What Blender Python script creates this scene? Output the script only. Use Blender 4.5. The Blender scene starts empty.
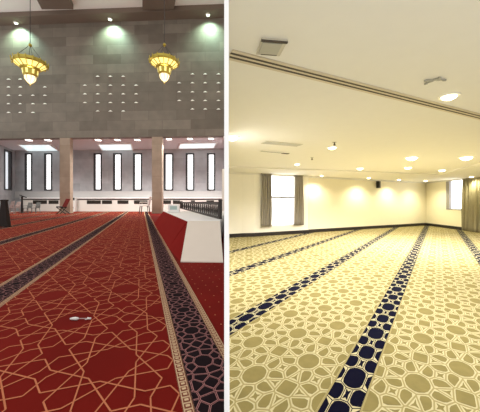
import bpy, math, random
from mathutils import Vector
random.seed(7)
S = bpy.context.scene
COL = S.collection
F, U0, V0 = 280.0, 240.0, 202.0
CZ = 1.5                      # camera height over the cream-carpet room's floor
ZL = 0.75                     # floor level of the red-carpet hall
PI = math.pi

# ------------------------------------------------------------------ helpers
def mat(name, col, rough=0.7, metal=0.0, emit=0.0, ecol=None, var=0.0, vscale=6.0, sheen=0.0, trans=0.0, bump=0.0, bscale=60.0):
    m = bpy.data.materials.new(name); m.use_nodes = True
    nt = m.node_tree; b = nt.nodes['Principled BSDF']
    b.inputs['Base Color'].default_value = (*col, 1)
    b.inputs['Roughness'].default_value = rough
    b.inputs['Metallic'].default_value = metal
    if sheen:
        b.inputs['Sheen Weight'].default_value = sheen
        b.inputs['Sheen Roughness'].default_value = 0.4
        b.inputs['Sheen Tint'].default_value = (*[min(1, c * 2 + .15) for c in col], 1)
    if 'carpet' in name: b.inputs['Specular IOR Level'].default_value = .06
    if trans: b.inputs['Transmission Weight'].default_value = trans
    if emit:
        b.inputs['Emission Color'].default_value = (*(ecol or col), 1)
        b.inputs['Emission Strength'].default_value = emit
    if var or bump:
        tc = nt.nodes.new('ShaderNodeTexCoord'); nz = nt.nodes.new('ShaderNodeTexNoise')
        nz.inputs['Scale'].default_value = vscale; nz.inputs['Detail'].default_value = 4
        nt.links.new(tc.outputs['Object'], nz.inputs['Vector'])
        if var:
            mx = nt.nodes.new('ShaderNodeMix'); mx.data_type = 'RGBA'
            mx.inputs[6].default_value = (*[c * (1 - var) for c in col], 1)
            mx.inputs[7].default_value = (*[min(1, c * (1 + var)) for c in col], 1)
            nt.links.new(nz.outputs['Fac'], mx.inputs[0]); nt.links.new(mx.outputs[2], b.inputs['Base Color'])
        if bump:
            n2 = nt.nodes.new('ShaderNodeTexNoise'); n2.inputs['Scale'].default_value = bscale
            nt.links.new(tc.outputs['Object'], n2.inputs['Vector'])
            bp = nt.nodes.new('ShaderNodeBump'); bp.inputs['Strength'].default_value = bump
            nt.links.new(n2.outputs['Fac'], bp.inputs['Height']); nt.links.new(bp.outputs['Normal'], b.inputs['Normal'])
    return m

def stone(name, c1, c2, mortar, bw, bh, msize=0.008, squash=False):
    m = bpy.data.materials.new(name); m.use_nodes = True
    nt = m.node_tree; b = nt.nodes['Principled BSDF']; b.inputs['Roughness'].default_value = 0.55
    tc = nt.nodes.new('ShaderNodeTexCoord'); sp = nt.nodes.new('ShaderNodeSeparateXYZ'); cb = nt.nodes.new('ShaderNodeCombineXYZ')
    ad = nt.nodes.new('ShaderNodeMath'); ad.operation = 'ADD'
    nt.links.new(tc.outputs['Object'], sp.inputs[0])
    nt.links.new(sp.outputs[0], ad.inputs[0]); nt.links.new(sp.outputs[1], ad.inputs[1])
    nt.links.new(ad.outputs[0], cb.inputs[0]); nt.links.new(sp.outputs[2], cb.inputs[1])
    br = nt.nodes.new('ShaderNodeTexBrick'); br.inputs['Scale'].default_value = 1.0
    br.inputs['Color1'].default_value = (*c1, 1); br.inputs['Color2'].default_value = (*c2, 1); br.inputs['Mortar'].default_value = (*mortar, 1)
    br.inputs['Brick Width'].default_value = bw; br.inputs['Row Height'].default_value = bh; br.inputs['Mortar Size'].default_value = msize
    br.inputs['Mortar Smooth'].default_value = 0.3
    nt.links.new(cb.outputs[0], br.inputs['Vector'])
    nz = nt.nodes.new('ShaderNodeTexNoise'); nz.inputs['Scale'].default_value = 1.6; nz.inputs['Detail'].default_value = 6
    nt.links.new(tc.outputs['Object'], nz.inputs['Vector'])
    mp = nt.nodes.new('ShaderNodeMapRange'); mp.inputs[1].default_value = .3; mp.inputs[2].default_value = .7; mp.inputs[3].default_value = .88; mp.inputs[4].default_value = 1.12
    nt.links.new(nz.outputs['Fac'], mp.inputs[0])
    ml = nt.nodes.new('ShaderNodeVectorMath'); ml.operation = 'SCALE'
    nt.links.new(br.outputs['Color'], ml.inputs[0]); nt.links.new(mp.outputs[0], ml.inputs['Scale'])
    nt.links.new(ml.outputs[0], b.inputs['Base Color'])
    return m

class MB:
    """mesh builder: vertices + faces + material index"""
    def __init__(s): s.v = []; s.f = []; s.mi = []
    def poly(s, pts, mi=0):
        n = len(s.v); s.v += [tuple(p) for p in pts]; s.f.append(tuple(range(n, n + len(pts)))); s.mi.append(mi)
    def hexa(s, p, mi=0):      # 8 points: 4 bottom (ccw), 4 top
        n = len(s.v); s.v += [tuple(q) for q in p]
        for q in ((3, 2, 1, 0), (4, 5, 6, 7), (0, 1, 5, 4), (1, 2, 6, 5), (2, 3, 7, 6), (3, 0, 4, 7)):
            s.f.append(tuple(n + i for i in q)); s.mi.append(mi)
    def box(s, c, d, ax=(1, 0), mi=0):
        """centre c, size d, ax = horizontal direction of local x"""
        ex = Vector((ax[0], ax[1], 0)).normalized(); ey = Vector((-ex.y, ex.x, 0)); c = Vector(c)
        P = []
        for z in (-.5, .5):
            for (a, b) in ((-.5, -.5), (.5, -.5), (.5, .5), (-.5, .5)):
                P.append(c + ex * (a * d[0]) + ey * (b * d[1]) + Vector((0, 0, z * d[2])))
        s.hexa(P, mi)
    def prism(s, pts, z0, z1, mi=0):
        n = len(s.v); k = len(pts)
        s.v += [(p[0], p[1], z0) for p in pts] + [(p[0], p[1], z1) for p in pts]
        s.f.append(tuple(n + i for i in reversed(range(k)))); s.f.append(tuple(n + k + i for i in range(k))); s.mi += [mi, mi]
        for i in range(k):
            j = (i + 1) % k; s.f.append((n + i, n + j, n + k + j, n + k + i)); s.mi.append(mi)
    def bar(s, a, b, w, h=None, mi=0):
        a = Vector(a); b = Vector(b); h = h or w; t = (b - a).normalized()
        up = Vector((0, 0, 1)) if abs(t.z) < .95 else Vector((0, 1, 0))
        x = t.cross(up).normalized() * (w / 2); y = x.cross(t).normalized() * (h / 2)
        s.hexa([a - x - y, a + x - y, a + x + y, a - x + y, b - x - y, b + x - y, b + x + y, b - x + y], mi)
    def tube(s, pts, r, n=8, mi=0):
        pts = [Vector(p) for p in pts]; base = len(s.v)
        rs = r if isinstance(r, (list, tuple)) else [r] * len(pts)
        for i, p in enumerate(pts):
            t = (pts[min(i + 1, len(pts) - 1)] - pts[max(i - 1, 0)]).normalized()
            up = Vector((0, 0, 1)) if abs(t.z) < .95 else Vector((0, 1, 0))
            x = t.cross(up).normalized(); y = x.cross(t)
            for k in range(n):
                a = 2 * PI * k / n; s.v.append(tuple(p + x * (rs[i] * math.cos(a)) + y * (rs[i] * math.sin(a))))
        for i in range(len(pts) - 1):
            for k in range(n):
                q = base + i * n; l = (k + 1) % n
                s.f.append((q + k, q + l, q + n + l, q + n + k)); s.mi.append(mi)
        s.f.append(tuple(base + k for k in reversed(range(n)))); s.f.append(tuple(base + (len(pts) - 1) * n + k for k in range(n))); s.mi += [mi, mi]
    def lathe(s, prof, n=24, c=(0, 0, 0), mi=0, cap=True):
        base = len(s.v)
        for (r, z) in prof:
            for k in range(n):
                a = 2 * PI * k / n; s.v.append((c[0] + r * math.cos(a), c[1] + r * math.sin(a), c[2] + z))
        for i in range(len(prof) - 1):
            for k in range(n):
                l = (k + 1) % n; q = base + i * n
                s.f.append((q + k, q + l, q + n + l, q + n + k)); s.mi.append(mi)
        if cap:
            s.f.append(tuple(base + k for k in reversed(range(n)))); s.f.append(tuple(base + (len(prof) - 1) * n + k for k in range(n))); s.mi += [mi, mi]
    def build(s, name, mats, parent=None, smooth=False, bevel=0.0, loc=None):
        me = bpy.data.meshes.new(name); me.from_pydata(s.v, [], s.f)
        if not isinstance(mats, (list, tuple)): mats = [mats]
        for m in mats: me.materials.append(m)
        if len(mats) > 1: me.polygons.foreach_set('material_index', s.mi)
        if smooth: me.polygons.foreach_set('use_smooth', [True] * len(s.f))
        me.update()
        o = bpy.data.objects.new(name, me); COL.objects.link(o)
        if loc is not None: o.location = loc
        if parent: o.parent = parent
        if bevel:
            b = o.modifiers.new('Bevel', 'BEVEL'); b.width = bevel; b.segments = 2; b.limit_method = 'ANGLE'
        return o

def empty(name, loc=(0, 0, 0), rz=0.0):
    o = bpy.data.objects.new(name, None); COL.objects.link(o); o.location = loc; o.rotation_euler.z = rz
    o.empty_display_size = .05
    return o
def tag(o, label=None, cat=None, group=None, kind=None):
    if label: o['label'] = label
    if cat: o['category'] = cat
    if group: o['group'] = group
    if kind: o['kind'] = kind
    return o
def struct(o): o['kind'] = 'structure'; return o
def copy_tree(o, parent=None):
    c = o.copy(); COL.objects.link(c)
    if parent: c.parent = parent
    for ch in [x for x in o.children]: copy_tree(ch, c)
    return c
def lamp(name, kind, loc, power, col, size=.1, rot=(0, 0, 0), spot=None, blend=.6):
    l = bpy.data.lights.new(name, kind); l.energy = power; l.color = col
    if kind == 'AREA': l.size = size
    else: l.shadow_soft_size = size
    if spot: l.spot_size = math.radians(spot); l.spot_blend = blend
    o = bpy.data.objects.new(name, l); COL.objects.link(o); o.location = loc; o.rotation_euler = rot
    return o

def ray(u): return (u - U0) / F
def at(u, v, D): return Vector((ray(u) * D, D, CZ + (V0 - v) / F * D))
def onz(u, v, z):                       # where the sight line meets a horizontal plane
    D = F * (z - CZ) / (V0 - v); return Vector((ray(u) * D, D, z))
class Wall:
    """vertical plane through (x,y) p0 in unit direction e (to the right as seen); n faces the camera"""
    def __init__(s, p0, p1):
        s.p = Vector(p0); s.e = (Vector(p1) - s.p).normalized(); s.n = Vector((s.e.y, -s.e.x))
    def shift(s, d): w = Wall(s.p + s.n * d, s.p + s.n * d + s.e); return w
    def s_at(s, u): k = ray(u); return (k * s.p.y - s.p.x) / (s.e.x - k * s.e.y)
    def xy(s, t, off=0): return s.p + s.e * t + s.n * off
    def uv(s, u, v):
        t = s.s_at(u); q = s.xy(t); return t, CZ + (V0 - v) / F * q.y
    def P(s, t, z, off=0): q = s.xy(t, off); return Vector((q.x, q.y, z))
    def slab(s, mb, t0, t1, z0, z1, o0, o1, mi=0):   # o0 back offset, o1 front offset
        mb.hexa([s.P(t0, z0, o1), s.P(t1, z0, o1), s.P(t1, z0, o0), s.P(t0, z0, o0), s.P(t0, z1, o1), s.P(t1, z1, o1), s.P(t1, z1, o0), s.P(t0, z1, o0)], mi)
    def holed(s, mb, t0, t1, z0, z1, holes, o0, o1, mi=0):
        ts = sorted({t0, t1, *[h[0] for h in holes], *[h[1] for h in holes]})
        for a, b in zip(ts[:-1], ts[1:]):
            hs = [h for h in holes if h[0] <= a + 1e-6 and h[1] >= b - 1e-6]
            z = z0
            for h in sorted(hs, key=lambda h: h[2]):
                if h[2] > z: s.slab(mb, a, b, z, h[2], o0, o1, mi)
                z = h[3]
            if z < z1: s.slab(mb, a, b, z, z1, o0, o1, mi)

# ------------------------------------------------------------------ materials
M = {}
M['stone_upper'] = stone('grey brown stone cladding', (.152, .125, .097), (.232, .198, .158), (.128, .106, .082), 1.75, .62)
M['stone_back'] = stone('pale grey stone cladding', (.36, .365, .38), (.43, .435, .45), (.33, .33, .34), 1.5, 1.0, .006)
M['stone_col'] = stone('tan stone column', (.36, .27, .20), (.43, .33, .25), (.28, .21, .16), 6.0, 1.05, .008)
M['soffit'] = mat('soffit plaster', (.60, .57, .58), .8, var=.04)
M['brown_ceiling'] = mat('brown ceiling panel', (.17, .125, .095), .6, var=.1, vscale=1)
M['coffer'] = mat('white coffer plaster', (.88, .86, .82), .8, var=.02)
M['white_paint'] = mat('white paint', (.86, .85, .83), .6, var=.02)
M['offwhite'] = mat('off white panel', (.76, .73, .67), .6, var=.03)
M['partition'] = mat('white partition paint', (.92, .92, .92), .7)
M['frame_dark'] = mat('dark window frame', (.022, .02, .02), .4)
M['frame_grey'] = mat('grey window frame', (.30, .29, .30), .4)
M['pane'] = mat('bright daylight pane', (.9, .93, .97), .1, emit=1.35, ecol=(1, 1, 1))
M['pane_dim'] = mat('dim daylight pane', (.5, .52, .54), .15, emit=.6, ecol=(.9, .95, 1))
M['skylight'] = mat('skylight diffuser', (.7, .85, .85), .4, emit=.62, ecol=(.82, .97, 1))
M['lamp_white'] = mat('lit lamp lens', (1, 1, .95), .4, emit=3.0, ecol=(1, .98, .92))
M['lamp_green'] = mat('lit spot lens', (.9, 1, .9), .4, emit=6.0, ecol=(.8, 1, .85))
M['lamp_warm'] = mat('lit warm lens', (1, .9, .7), .4, emit=7.0, ecol=(1, .9, .62))
M['wedge'] = mat('wall light lens', (.9, .87, .8), .5, emit=.2, ecol=(1, .95, .85))
M['dark_metal'] = mat('dark metal', (.025, .022, .02), .45, .3)
M['bronze'] = mat('dark bronze railing', (.028, .022, .019), .5)
M['grille'] = mat('grille metal', (.05, .045, .03), .5, .2)
M['gold'] = mat('polished gold', (.42, .32, .06), .3, .9, emit=.02, ecol=(1, .8, .1))
M['gold_glass'] = mat('lit amber glass', (.8, .7, .25), .3, emit=.6, ecol=(1, .84, .26))
M['pale_glass'] = mat('lit pale glass', (.8, .72, .5), .3, emit=.8, ecol=(1, .88, .6))
M['maroon'] = mat('maroon plastic', (.22, .03, .035), .5)
M['white_plastic'] = mat('white plastic', (.75, .74, .70), .4)
M['pink_plastic'] = mat('dusty pink plastic', (.42, .31, .29), .5)
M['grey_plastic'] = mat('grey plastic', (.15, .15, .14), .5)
M['dark_wood'] = mat('dark brown wood', (.014, .008, .006), .85, var=.3)
M['teal'] = mat('pale teal panel', (.42, .55, .52), .4)
# carpets
M['red'] = mat('red carpet pile', (.158, .008, .005), .95, var=.28, vscale=2.5, sheen=.07, bump=.35, bscale=300)
M['red_line'] = mat('salmon carpet line', (.52, .175, .085), .95, var=.1, sheen=.02)
M['stripe_dark'] = mat('black violet carpet pile', (.014, .008, .010), .95, var=.3, vscale=30, sheen=.01)
M['stripe_pink'] = mat('dusty pink carpet line', (.46, .21, .20), .95, var=.15, sheen=.02)
M['band_cream'] = mat('cream carpet band', (.60, .43, .26), .95, var=.1, sheen=.02)
M['band_brown'] = mat('brown carpet motif', (.20, .055, .035), .95, var=.1)
M['tan'] = mat('sand carpet pile', (.34, .285, .13), .95, var=.10, vscale=3, sheen=.03, bump=.3, bscale=300)
M['cream'] = mat('cream carpet line', (.56, .50, .30), .95, var=.06, sheen=.02)
M['olive'] = mat('olive carpet pile', (.24, .196, .075), .95, var=.22, vscale=9, sheen=.03)
M['navy'] = mat('navy carpet pile', (.0022, .0022, .013), .95, var=.2, vscale=20)
# cream room
M['wall_cream'] = mat('warm cream wall paint', (.90, .85, .69), .75, var=.02)
M['wall_white'] = mat('white wall paint', (.90, .87, .80), .75, var=.02)
M['ceil_cream'] = mat('cream ceiling paint', (.80, .78, .73), .8, var=.02)
M['skirting'] = mat('black brown skirting', (.018, .013, .013), .5)
M['track'] = mat('brushed track metal', (.62, .55, .42), .5, .1)
M['slot'] = mat('dark slot', (.07, .055, .04), .7)
M['vent_grey'] = mat('grey vent plastic', (.42, .41, .35), .5, var=.08)
M['vent_light'] = mat('pale vent plastic', (.56, .53, .44), .5)
M['curtain_grey'] = mat('grey brown curtain cloth', (.33, .30, .26), .9, var=.12, vscale=8, sheen=.15)
M['curtain_olive'] = mat('olive brown curtain cloth', (.32, .285, .18), .9, var=.12, vscale=8, sheen=.15)
M['trim_white'] = mat('white lamp trim', (.85, .82, .74), .4)

# ------------------------------------------------------------------ polygons
def clip_half(poly, a, b, c):            # keep a*x+b*y<=c
    out = []; n = len(poly)
    for i in range(n):
        p = poly[i]; q = poly[(i + 1) % n]; dp = a * p[0] + b * p[1] - c; dq = a * q[0] + b * q[1] - c
        if dp <= 0: out.append(p)
        if (dp < 0 < dq) or (dq < 0 < dp):
            t = dp / (dp - dq); out.append((p[0] + t * (q[0] - p[0]), p[1] + t * (q[1] - p[1])))
    return out
def area(p): return .5 * sum(p[i][0] * p[(i + 1) % len(p)][1] - p[(i + 1) % len(p)][0] * p[i][1] for i in range(len(p)))
def planes(conv):
    if area(conv) < 0: conv = conv[::-1]
    out = []
    for i in range(len(conv)):
        p = conv[i]; q = conv[(i + 1) % len(conv)]; nx, ny = q[1] - p[1], -(q[0] - p[0]); out.append((nx, ny, nx * p[0] + ny * p[1]))
    return out
def clip(poly, pl):
    for (a, b, c) in pl:
        if len(poly) < 3: return []
        mx = max(a * p[0] + b * p[1] - c for p in poly)
        if mx <= 0: continue
        poly = clip_half(poly, a, b, c)
    return poly if len(poly) >= 3 else []
def power_cells(sites, trans):
    """sites [(x,y,r)], trans lattice translations; returns one convex cell per base site"""
    allp = [(x + tx, y + ty, r) for (tx, ty) in trans for (x, y, r) in sites]
    cells = []
    for (x, y, r) in sites:
        L = 2.0; poly = [(x - L, y - L), (x + L, y - L), (x + L, y + L), (x - L, y + L)]
        for (X, Y, R) in allp:
            dx, dy = X - x, Y - y; d2 = dx * dx + dy * dy
            if d2 < 1e-10: continue
            c = (X * X + Y * Y - R * R - x * x - y * y + r * r) / 2
            poly = clip_half(poly, dx, dy, c)
            if len(poly) < 3: break
        cells.append(poly)
    return cells
def scaled(p, c, k): return [(c[0] + (x - c[0]) * k, c[1] + (y - c[1]) * k) for x, y in p]
def inset(p, d):
    pl = planes(p); q = p
    for a, b, c in pl:
        l = math.hypot(a, b)
        if l < 1e-9: continue
        q = clip_half(q, a / l, b / l, c / l - d)
        if len(q) < 3: return []
    return q
def chaikin(p, t=.25):
    out = []
    for i in range(len(p)):
        a = p[i]; b = p[(i + 1) % len(p)]
        out.append((a[0] + t * (b[0] - a[0]), a[1] + t * (b[1] - a[1]))); out.append((a[0] + (1 - t) * (b[0] - a[0]), a[1] + (1 - t) * (b[1] - a[1])))
    return out

# stripe frames: x = c + k*y ; (q along right-normal, t along the stripe)
class Frame:
    def __init__(s, k, c0, st=1.0):
        s.st = st; l = math.hypot(k, 1); s.d = (k / l, 1 / l); s.n = (1 / l, -k / l); s.o = (c0, 0.0); s.l = l
    def w(s, q, t): t *= s.st; return (s.o[0] + s.n[0] * q + s.d[0] * t, s.o[1] + s.n[1] * q + s.d[1] * t)
    def inv(s, x, y):
        x -= s.o[0]; y -= s.o[1]; return (x * s.n[0] + y * s.n[1], (x * s.d[0] + y * s.d[1]) / s.st)
def trange(fr, room, q0, q1):
    pl = clip([fr.w(q0, -60), fr.w(q1, -60), fr.w(q1, 60), fr.w(q0, 60)], planes(room))
    if not pl: return None, None
    ts = [fr.inv(*p)[1] for p in pl]; return pl, (min(ts), max(ts))
def strip_planes(fr, room, q0, q1, inset_=0.0):
    return planes([fr.w(q0 + inset_, -60), fr.w(q1 - inset_, -60), fr.w(q1 - inset_, 60), fr.w(q0 + inset_, 60)]) + planes(room)
def up(mb, poly, z, mi):
    if area(poly) < 0: poly = poly[::-1]
    mb.poly([(x, y, z) for x, y in poly], mi)
def flat(mb, poly, z0, z1, mi):
    if area(poly) < 0: poly = poly[::-1]
    mb.prism(poly, z0, z1, mi)

# ------------------------------------------------------------------ planes of the two rooms
A1, A2, TW = 17.874, 22.07, .053
def lp(A, u): k = ray(u); D = A / (1 + TW * k); return (k * D, D)
WF = Wall(lp(A1, -40), lp(A1, 224))                      # front plane of the upper wall and columns
WB = Wall(lp(A2, -40), lp(A2, 226))                      # back wall with the tall windows
DL = Vector((-.35, 1)).normalized()                      # depth direction of the hall
def part_x(y, u): return ray(u) * y
ZC = CZ + 180 / F * WF.xy(WF.s_at(110)).y                # ceiling of the hall
ZS = CZ + 65 / F * WF.xy(WF.s_at(117)).y                 # soffit level

# ------------------------------------------------------------------ the partition between the rooms
mb = MB()
y0, y1 = .92, 23.6
mb.prism([(part_x(y0, 224.2), y0), (part_x(y0, 228.8), y0), (part_x(y1, 226.5) + .008, y1), (part_x(y1, 226.5) - .008, y1)], -.1, ZC + .5)
struct(mb.build('wall_partition', M['partition']))

# ------------------------------------------------------------------ HALL WITH THE RED CARPET
cornB = WB.s_at(15)
roomL = [(-7.5, .75), (part_x(.75, 224), .75), tuple(WB.xy(WB.s_at(225.6))), tuple(WB.xy(cornB)), tuple(WB.xy(cornB) - DL * 12.0)]
mb = MB(); flat(mb, roomL, ZL - .12, ZL - .012, 0)
floorL = struct(mb.build('floor', M['offwhite']))

red = tag(empty('red_carpet', (-3, 6, ZL)), 'red carpet with thin salmon star lines and dark ornamental stripes', 'carpet')
H = .75
def add(o, root): o.parent = root; o.matrix_parent_inverse = root.matrix_basis.inverted(); return o
kL = -.35
SW = (.195, .575)                                         # first stripe, in camera heights
pitch = 1.92
def rosette_segments(a):
    e = a / (3 + math.sqrt(3)); segs = []
    def star(cx, cy, n, apo, rot, kth, th=math.radians(60)):
        for i in range(n):
            f = rot + 2 * PI * i / n; m = (apo * math.cos(f), apo * math.sin(f))
            for sg in (1, -1):
                dr = (math.cos(f + PI / 2 * sg + sg * (PI / 2 - (PI / 2 - th))), math.sin(f + PI / 2 * sg + sg * th))
                g = f + sg * kth * PI / n                 # bisector direction
                nx, ny = -math.sin(g), math.cos(g)
                den = dr[0] * nx + dr[1] * ny
                if abs(den) < 1e-9: continue
                t = -(m[0] * nx + m[1] * ny) / den
                segs.append(((cx + m[0], cy + m[1]), (cx + m[0] + dr[0] * t, cy + m[1] + dr[1] * t)))
    star(0, 0, 12, e * (2 + math.sqrt(3)) / 2, 0, 3)
    for ang in (30, 90):
        r = a / math.sqrt(3); star(r * math.cos(math.radians(ang)), r * math.sin(math.radians(ang)), 6, e * math.sqrt(3) / 2, math.radians(ang), 1)
    for ang in (0, 60, 120):
        star(a / 2 * math.cos(math.radians(ang)), a / 2 * math.sin(math.radians(ang)), 4, e / 2, math.radians(ang), 1)
    return segs
zb = ZL; nz_ = 0
# red fields
for i in range(7):
    c1 = SW[0] - pitch * i; c0 = SW[1] - pitch * (i + 1)
    fr = Frame(kL, (c0 + c1) / 2 * H, 1.25); hw = (c1 - c0) / 2 * H / fr.l
    pl, tr = trange(fr, roomL, -hw, hw)
    if not pl: continue
    mb = MB(); flat(mb, pl, zb - .012, zb, 0)
    a = 2 * hw / 2.0; segs = rosette_segments(a); sp = strip_planes(fr, roomL, -hw, hw)
    t0 = fr.inv(-1.03, 1.78)[1] if i == 0 else .3
    ph = a * math.sqrt(3)
    for j in range(int((tr[0] - t0) / ph) - 1, int((tr[1] - t0) / ph) + 2):
        for hx in (0, 1):
            for kx in (-2, -1, 0, 1, 2):
                ox = a * (kx + .5 * hx); oy = t0 + ph * (j + .5 * hx)
                if abs(ox) > hw + a: continue
                for (p, q) in segs:
                    px, py, qx, qy = p[0] + ox, p[1] + oy, q[0] + ox, q[1] + oy
                    if min(px, qx) > hw or max(px, qx) < -hw: continue
                    dx, dy = qx - px, qy - py; l = math.hypot(dx, dy)
                    if l < 1e-6: continue
                    w = .0031; nx, ny = -dy / l * w, dx / l * w
                    quad = [fr.w(px + nx, py + ny), fr.w(px - nx, py - ny), fr.w(qx - nx, qy - ny), fr.w(qx + nx, qy + ny)]
                    quad = clip(quad, sp)
                    if quad: nz_ += 1; up(mb, quad, zb + .0012 + (nz_ % 11) * .00012, 1)
    add(mb.build('carpet_field', [M['red'], M['red_line']]), red)
# plain dotted red area to the right of the first stripe
fr = Frame(kL, SW[1] * H)
pl, tr = trange(fr, roomL, 0, 9)
mb = MB(); flat(mb, pl, zb - .012, zb, 0); sp = planes(roomL)
for j in range(0, 60):
    for i in range(0, 24):
        q, t = .05 + .085 * i, .6 + .15 * j + (.075 if i % 2 else 0)
        s_ = .006; dm = clip([fr.w(q - s_, t), fr.w(q, t + s_ * 1.3), fr.w(q + s_, t), fr.w(q, t - s_ * 1.3)], sp)
        if dm: up(mb, dm, zb + .0015, 1)
add(mb.build('carpet_field', [M['red'], M['red_line']]), red)
# dark ornamental stripes
for i in range(7):
    c0, c1 = SW[0] - pitch * i, SW[1] - pitch * i
    fr = Frame(kL, (c0 + c1) / 2 * H, 1.1); hw = (c1 - c0) / 2 * H / fr.l
    pl, tr = trange(fr, roomL, -hw, hw)
    if not pl: continue
    mb = MB(); flat(mb, pl, zb - .012, zb, 2)
    bw = .042; iw = hw - bw
    full = planes(roomL)
    up(mb, clip([fr.w(-iw, tr[0]), fr.w(iw, tr[0]), fr.w(iw, tr[1]), fr.w(-iw, tr[1])], full), zb + .001, 0)
    for sgn in (-1, 1):
        t = tr[0]
        while t < min(tr[1], 14):
            for (x0, x1, ya, yb, m) in ((.008, .034, .004, .026, 3), (.013, .029, .009, .021, 2)):
                r = clip([fr.w(sgn * (iw + x0), t + ya), fr.w(sgn * (iw + x1), t + ya), fr.w(sgn * (iw + x1), t + yb), fr.w(sgn * (iw + x0), t + yb)], full)
                if r: up(mb, r, zb + (.001 if m == 3 else .002), m)
            t += .03
        for x in (.001, .039):
            r = clip([fr.w(sgn * (iw + x), tr[0]), fr.w(sgn * (iw + x + .003), tr[0]), fr.w(sgn * (iw + x + .003), tr[1]), fr.w(sgn * (iw + x), tr[1])], full)
            if r: up(mb, r, zb + .0012, 3)
    P = .30
    sites = [(0, 0, .044), (0, P / 2, .024)]
    for k in range(8):
        an = PI / 8 + k * PI / 4; sites.append((.066 * math.cos(an), .066 * math.sin(an), .020))
    sites += [(sx * .105, y, .022 if abs(y) < .12 else .03) for sx in (-1, 1) for y in (0, .052, -.052, .1, -.1, P / 2)]
    sites += [(sx * .066, P / 2, .024) for sx in (-1, 1)] + [(sx * .036, P / 2 + sy * .036, .014) for sx in (-1, 1) for sy in (-1, 1)]
    cells = power_cells(sites, [(0, -P), (0, 0), (0, P)])
    sp = strip_planes(fr, roomL, -iw, iw, .003)
    for j in range(int(tr[0] / P) - 1, int(tr[1] / P) + 2):
        oy = j * P + .07
        for (x, y, r), ce in zip(sites, cells):
            if len(ce) < 3: continue
            for d, z, m in ((.0014, .002, 1), (.0042, .003, 0)):
                q = inset(ce, d)
                if len(q) < 3: continue
                q = clip([fr.w(a_, b_ + oy) for a_, b_ in q], sp)
                if q: up(mb, q, zb + z, m)
    add(mb.build('carpet_stripe', [M['stripe_dark'], M['stripe_pink'], M['band_cream'], M['band_brown']]), red)

# upper wall
t0, t1 = WF.s_at(-14), WF.s_at(226.3)
mb = MB(); WF.slab(mb, t0, t1, ZS, ZC, -.4, 0)
struct(mb.build('wall_upper', M['stone_upper']))
mb = MB(); WF.slab(mb, t0, t1, ZS - .03, ZS, -.4, .02)
struct(mb.build('trim_1', M['brown_ceiling']))
# lower ceiling behind it (soffit)
tS0, tS1 = WB.s_at(-14), WB.s_at(226.1)
mb = MB()
a_ = WF.xy(t0, -.4); b_ = WF.xy(t1 - .01, -.4); c_ = WB.xy(tS1, -.3); d_ = WB.xy(tS0, -.3)
zs = CZ + 51 / F * WB.xy(WB.s_at(117)).y
ZSOF = ZS - .03
mb.prism([tuple(a_), tuple(b_), tuple(c_), tuple(d_)], ZSOF, ZSOF + .3)
struct(mb.build('ceiling_lower', M['soffit']))

# back wall with openings
WIN = [(24.8, 32.2), (44.2, 52.2), (93.7, 101.8), (113.2, 121.8), (133.1, 142.1), (163.9, 173.3), (185.8, 194.3), (207.0, 215.2)]
hol = []
for (ua, ub) in WIN:
    ta, tb = WB.s_at(ua), WB.s_at(ub); y_ = WB.xy((ta + tb) / 2).y
    hol.append((ta, tb, CZ + (V0 - 190.6) / F * y_, CZ + (V0 - 153.2) / F * y_))
mb = MB(); WB.holed(mb, cornB, tS1, ZL - .1, ZSOF, hol, -.35, 0)
struct(mb.build('wall_back', M['stone_back']))
n = 0
for h in hol:
    n += 1
    w = struct(empty('window_%d' % n, WB.P((h[0] + h[1]) / 2, h[2], -.12)))
    fw = .11
    mb = MB()
    WB.slab(mb, h[0], h[0] + fw * 1.3, h[2], h[3], -.3, .02); WB.slab(mb, h[1] - fw, h[1], h[2], h[3], -.3, .02)
    WB.slab(mb, h[0] + fw * 1.3, h[1] - fw, h[2], h[2] + fw, -.3, .02); WB.slab(mb, h[0] + fw * 1.3, h[1] - fw, h[3] - fw, h[3], -.3, .02)
    add(mb.build('window_frame', M['frame_dark']), w)
    mb = MB(); WB.slab(mb, h[0] + fw * 1.2, h[1] - fw * .9, h[2] + fw * .9, h[3] - fw * .9, -.12, -.09)
    add(mb.build('pane', M['pane']), w)
# side wall at the far left with a window
pc = WB.xy(cornB); WSd = Wall(pc - DL * 12.0, pc)
ta, tb = WSd.s_at(4), WSd.s_at(12)
yy = WSd.xy(tb).y
h = (ta, tb, CZ + (V0 - 190.6) / F * yy, CZ + (V0 - 152.0) / F * yy)
mb = MB(); WSd.holed(mb, 0, 12.0, ZL - .1, ZSOF, [h], -.3, 0)
struct(mb.build('wall_left', M['stone_back']))
w = struct(empty('window_9', WSd.P(ta, h[2], -.1)))
mb = MB(); WSd.slab(mb, h[0], h[0] + .2, h[2], h[3], -.28, .02); WSd.slab(mb, h[1] - .28, h[1], h[2], h[3], -.28, .02)
WSd.slab(mb, h[0] + .2, h[1] - .28, h[2], h[2] + .1, -.28, .02); WSd.slab(mb, h[0] + .2, h[1] - .28, h[3] - .1, h[3], -.28, .02)
add(mb.build('window_frame', M['frame_dark']), w)
mb = MB(); WSd.slab(mb, h[0] + .18, h[1] - .26, h[2] + .08, h[3] - .08, -.2, -.16); add(mb.build('pane', M['pane_dim']), w)

# columns
for (ua, ub, lab) in ((59.8, 70.2, 'square tan stone column behind the maroon folding chair'), (152, 162, 'square tan stone column between the white chair and the railed platform')):
    ta, tb = WF.s_at(ua), WF.s_at(ub); mb = MB(); WF.slab(mb, ta, tb, ZL + .004, ZS - .03, -.28, .02)
    o = tag(empty('stone_column', WF.P((ta + tb) / 2, ZL, -.36)), lab, 'column', 'stone columns under the upper wall')
    add(mb.build('shaft', M['stone_col']), o)
    mb = MB(); WF.slab(mb, ta - .025, tb + .025, ZL + .004, ZL + .09, -.30, .045); add(mb.build('plinth', M['stone_col'], bevel=.01), o)

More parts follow.
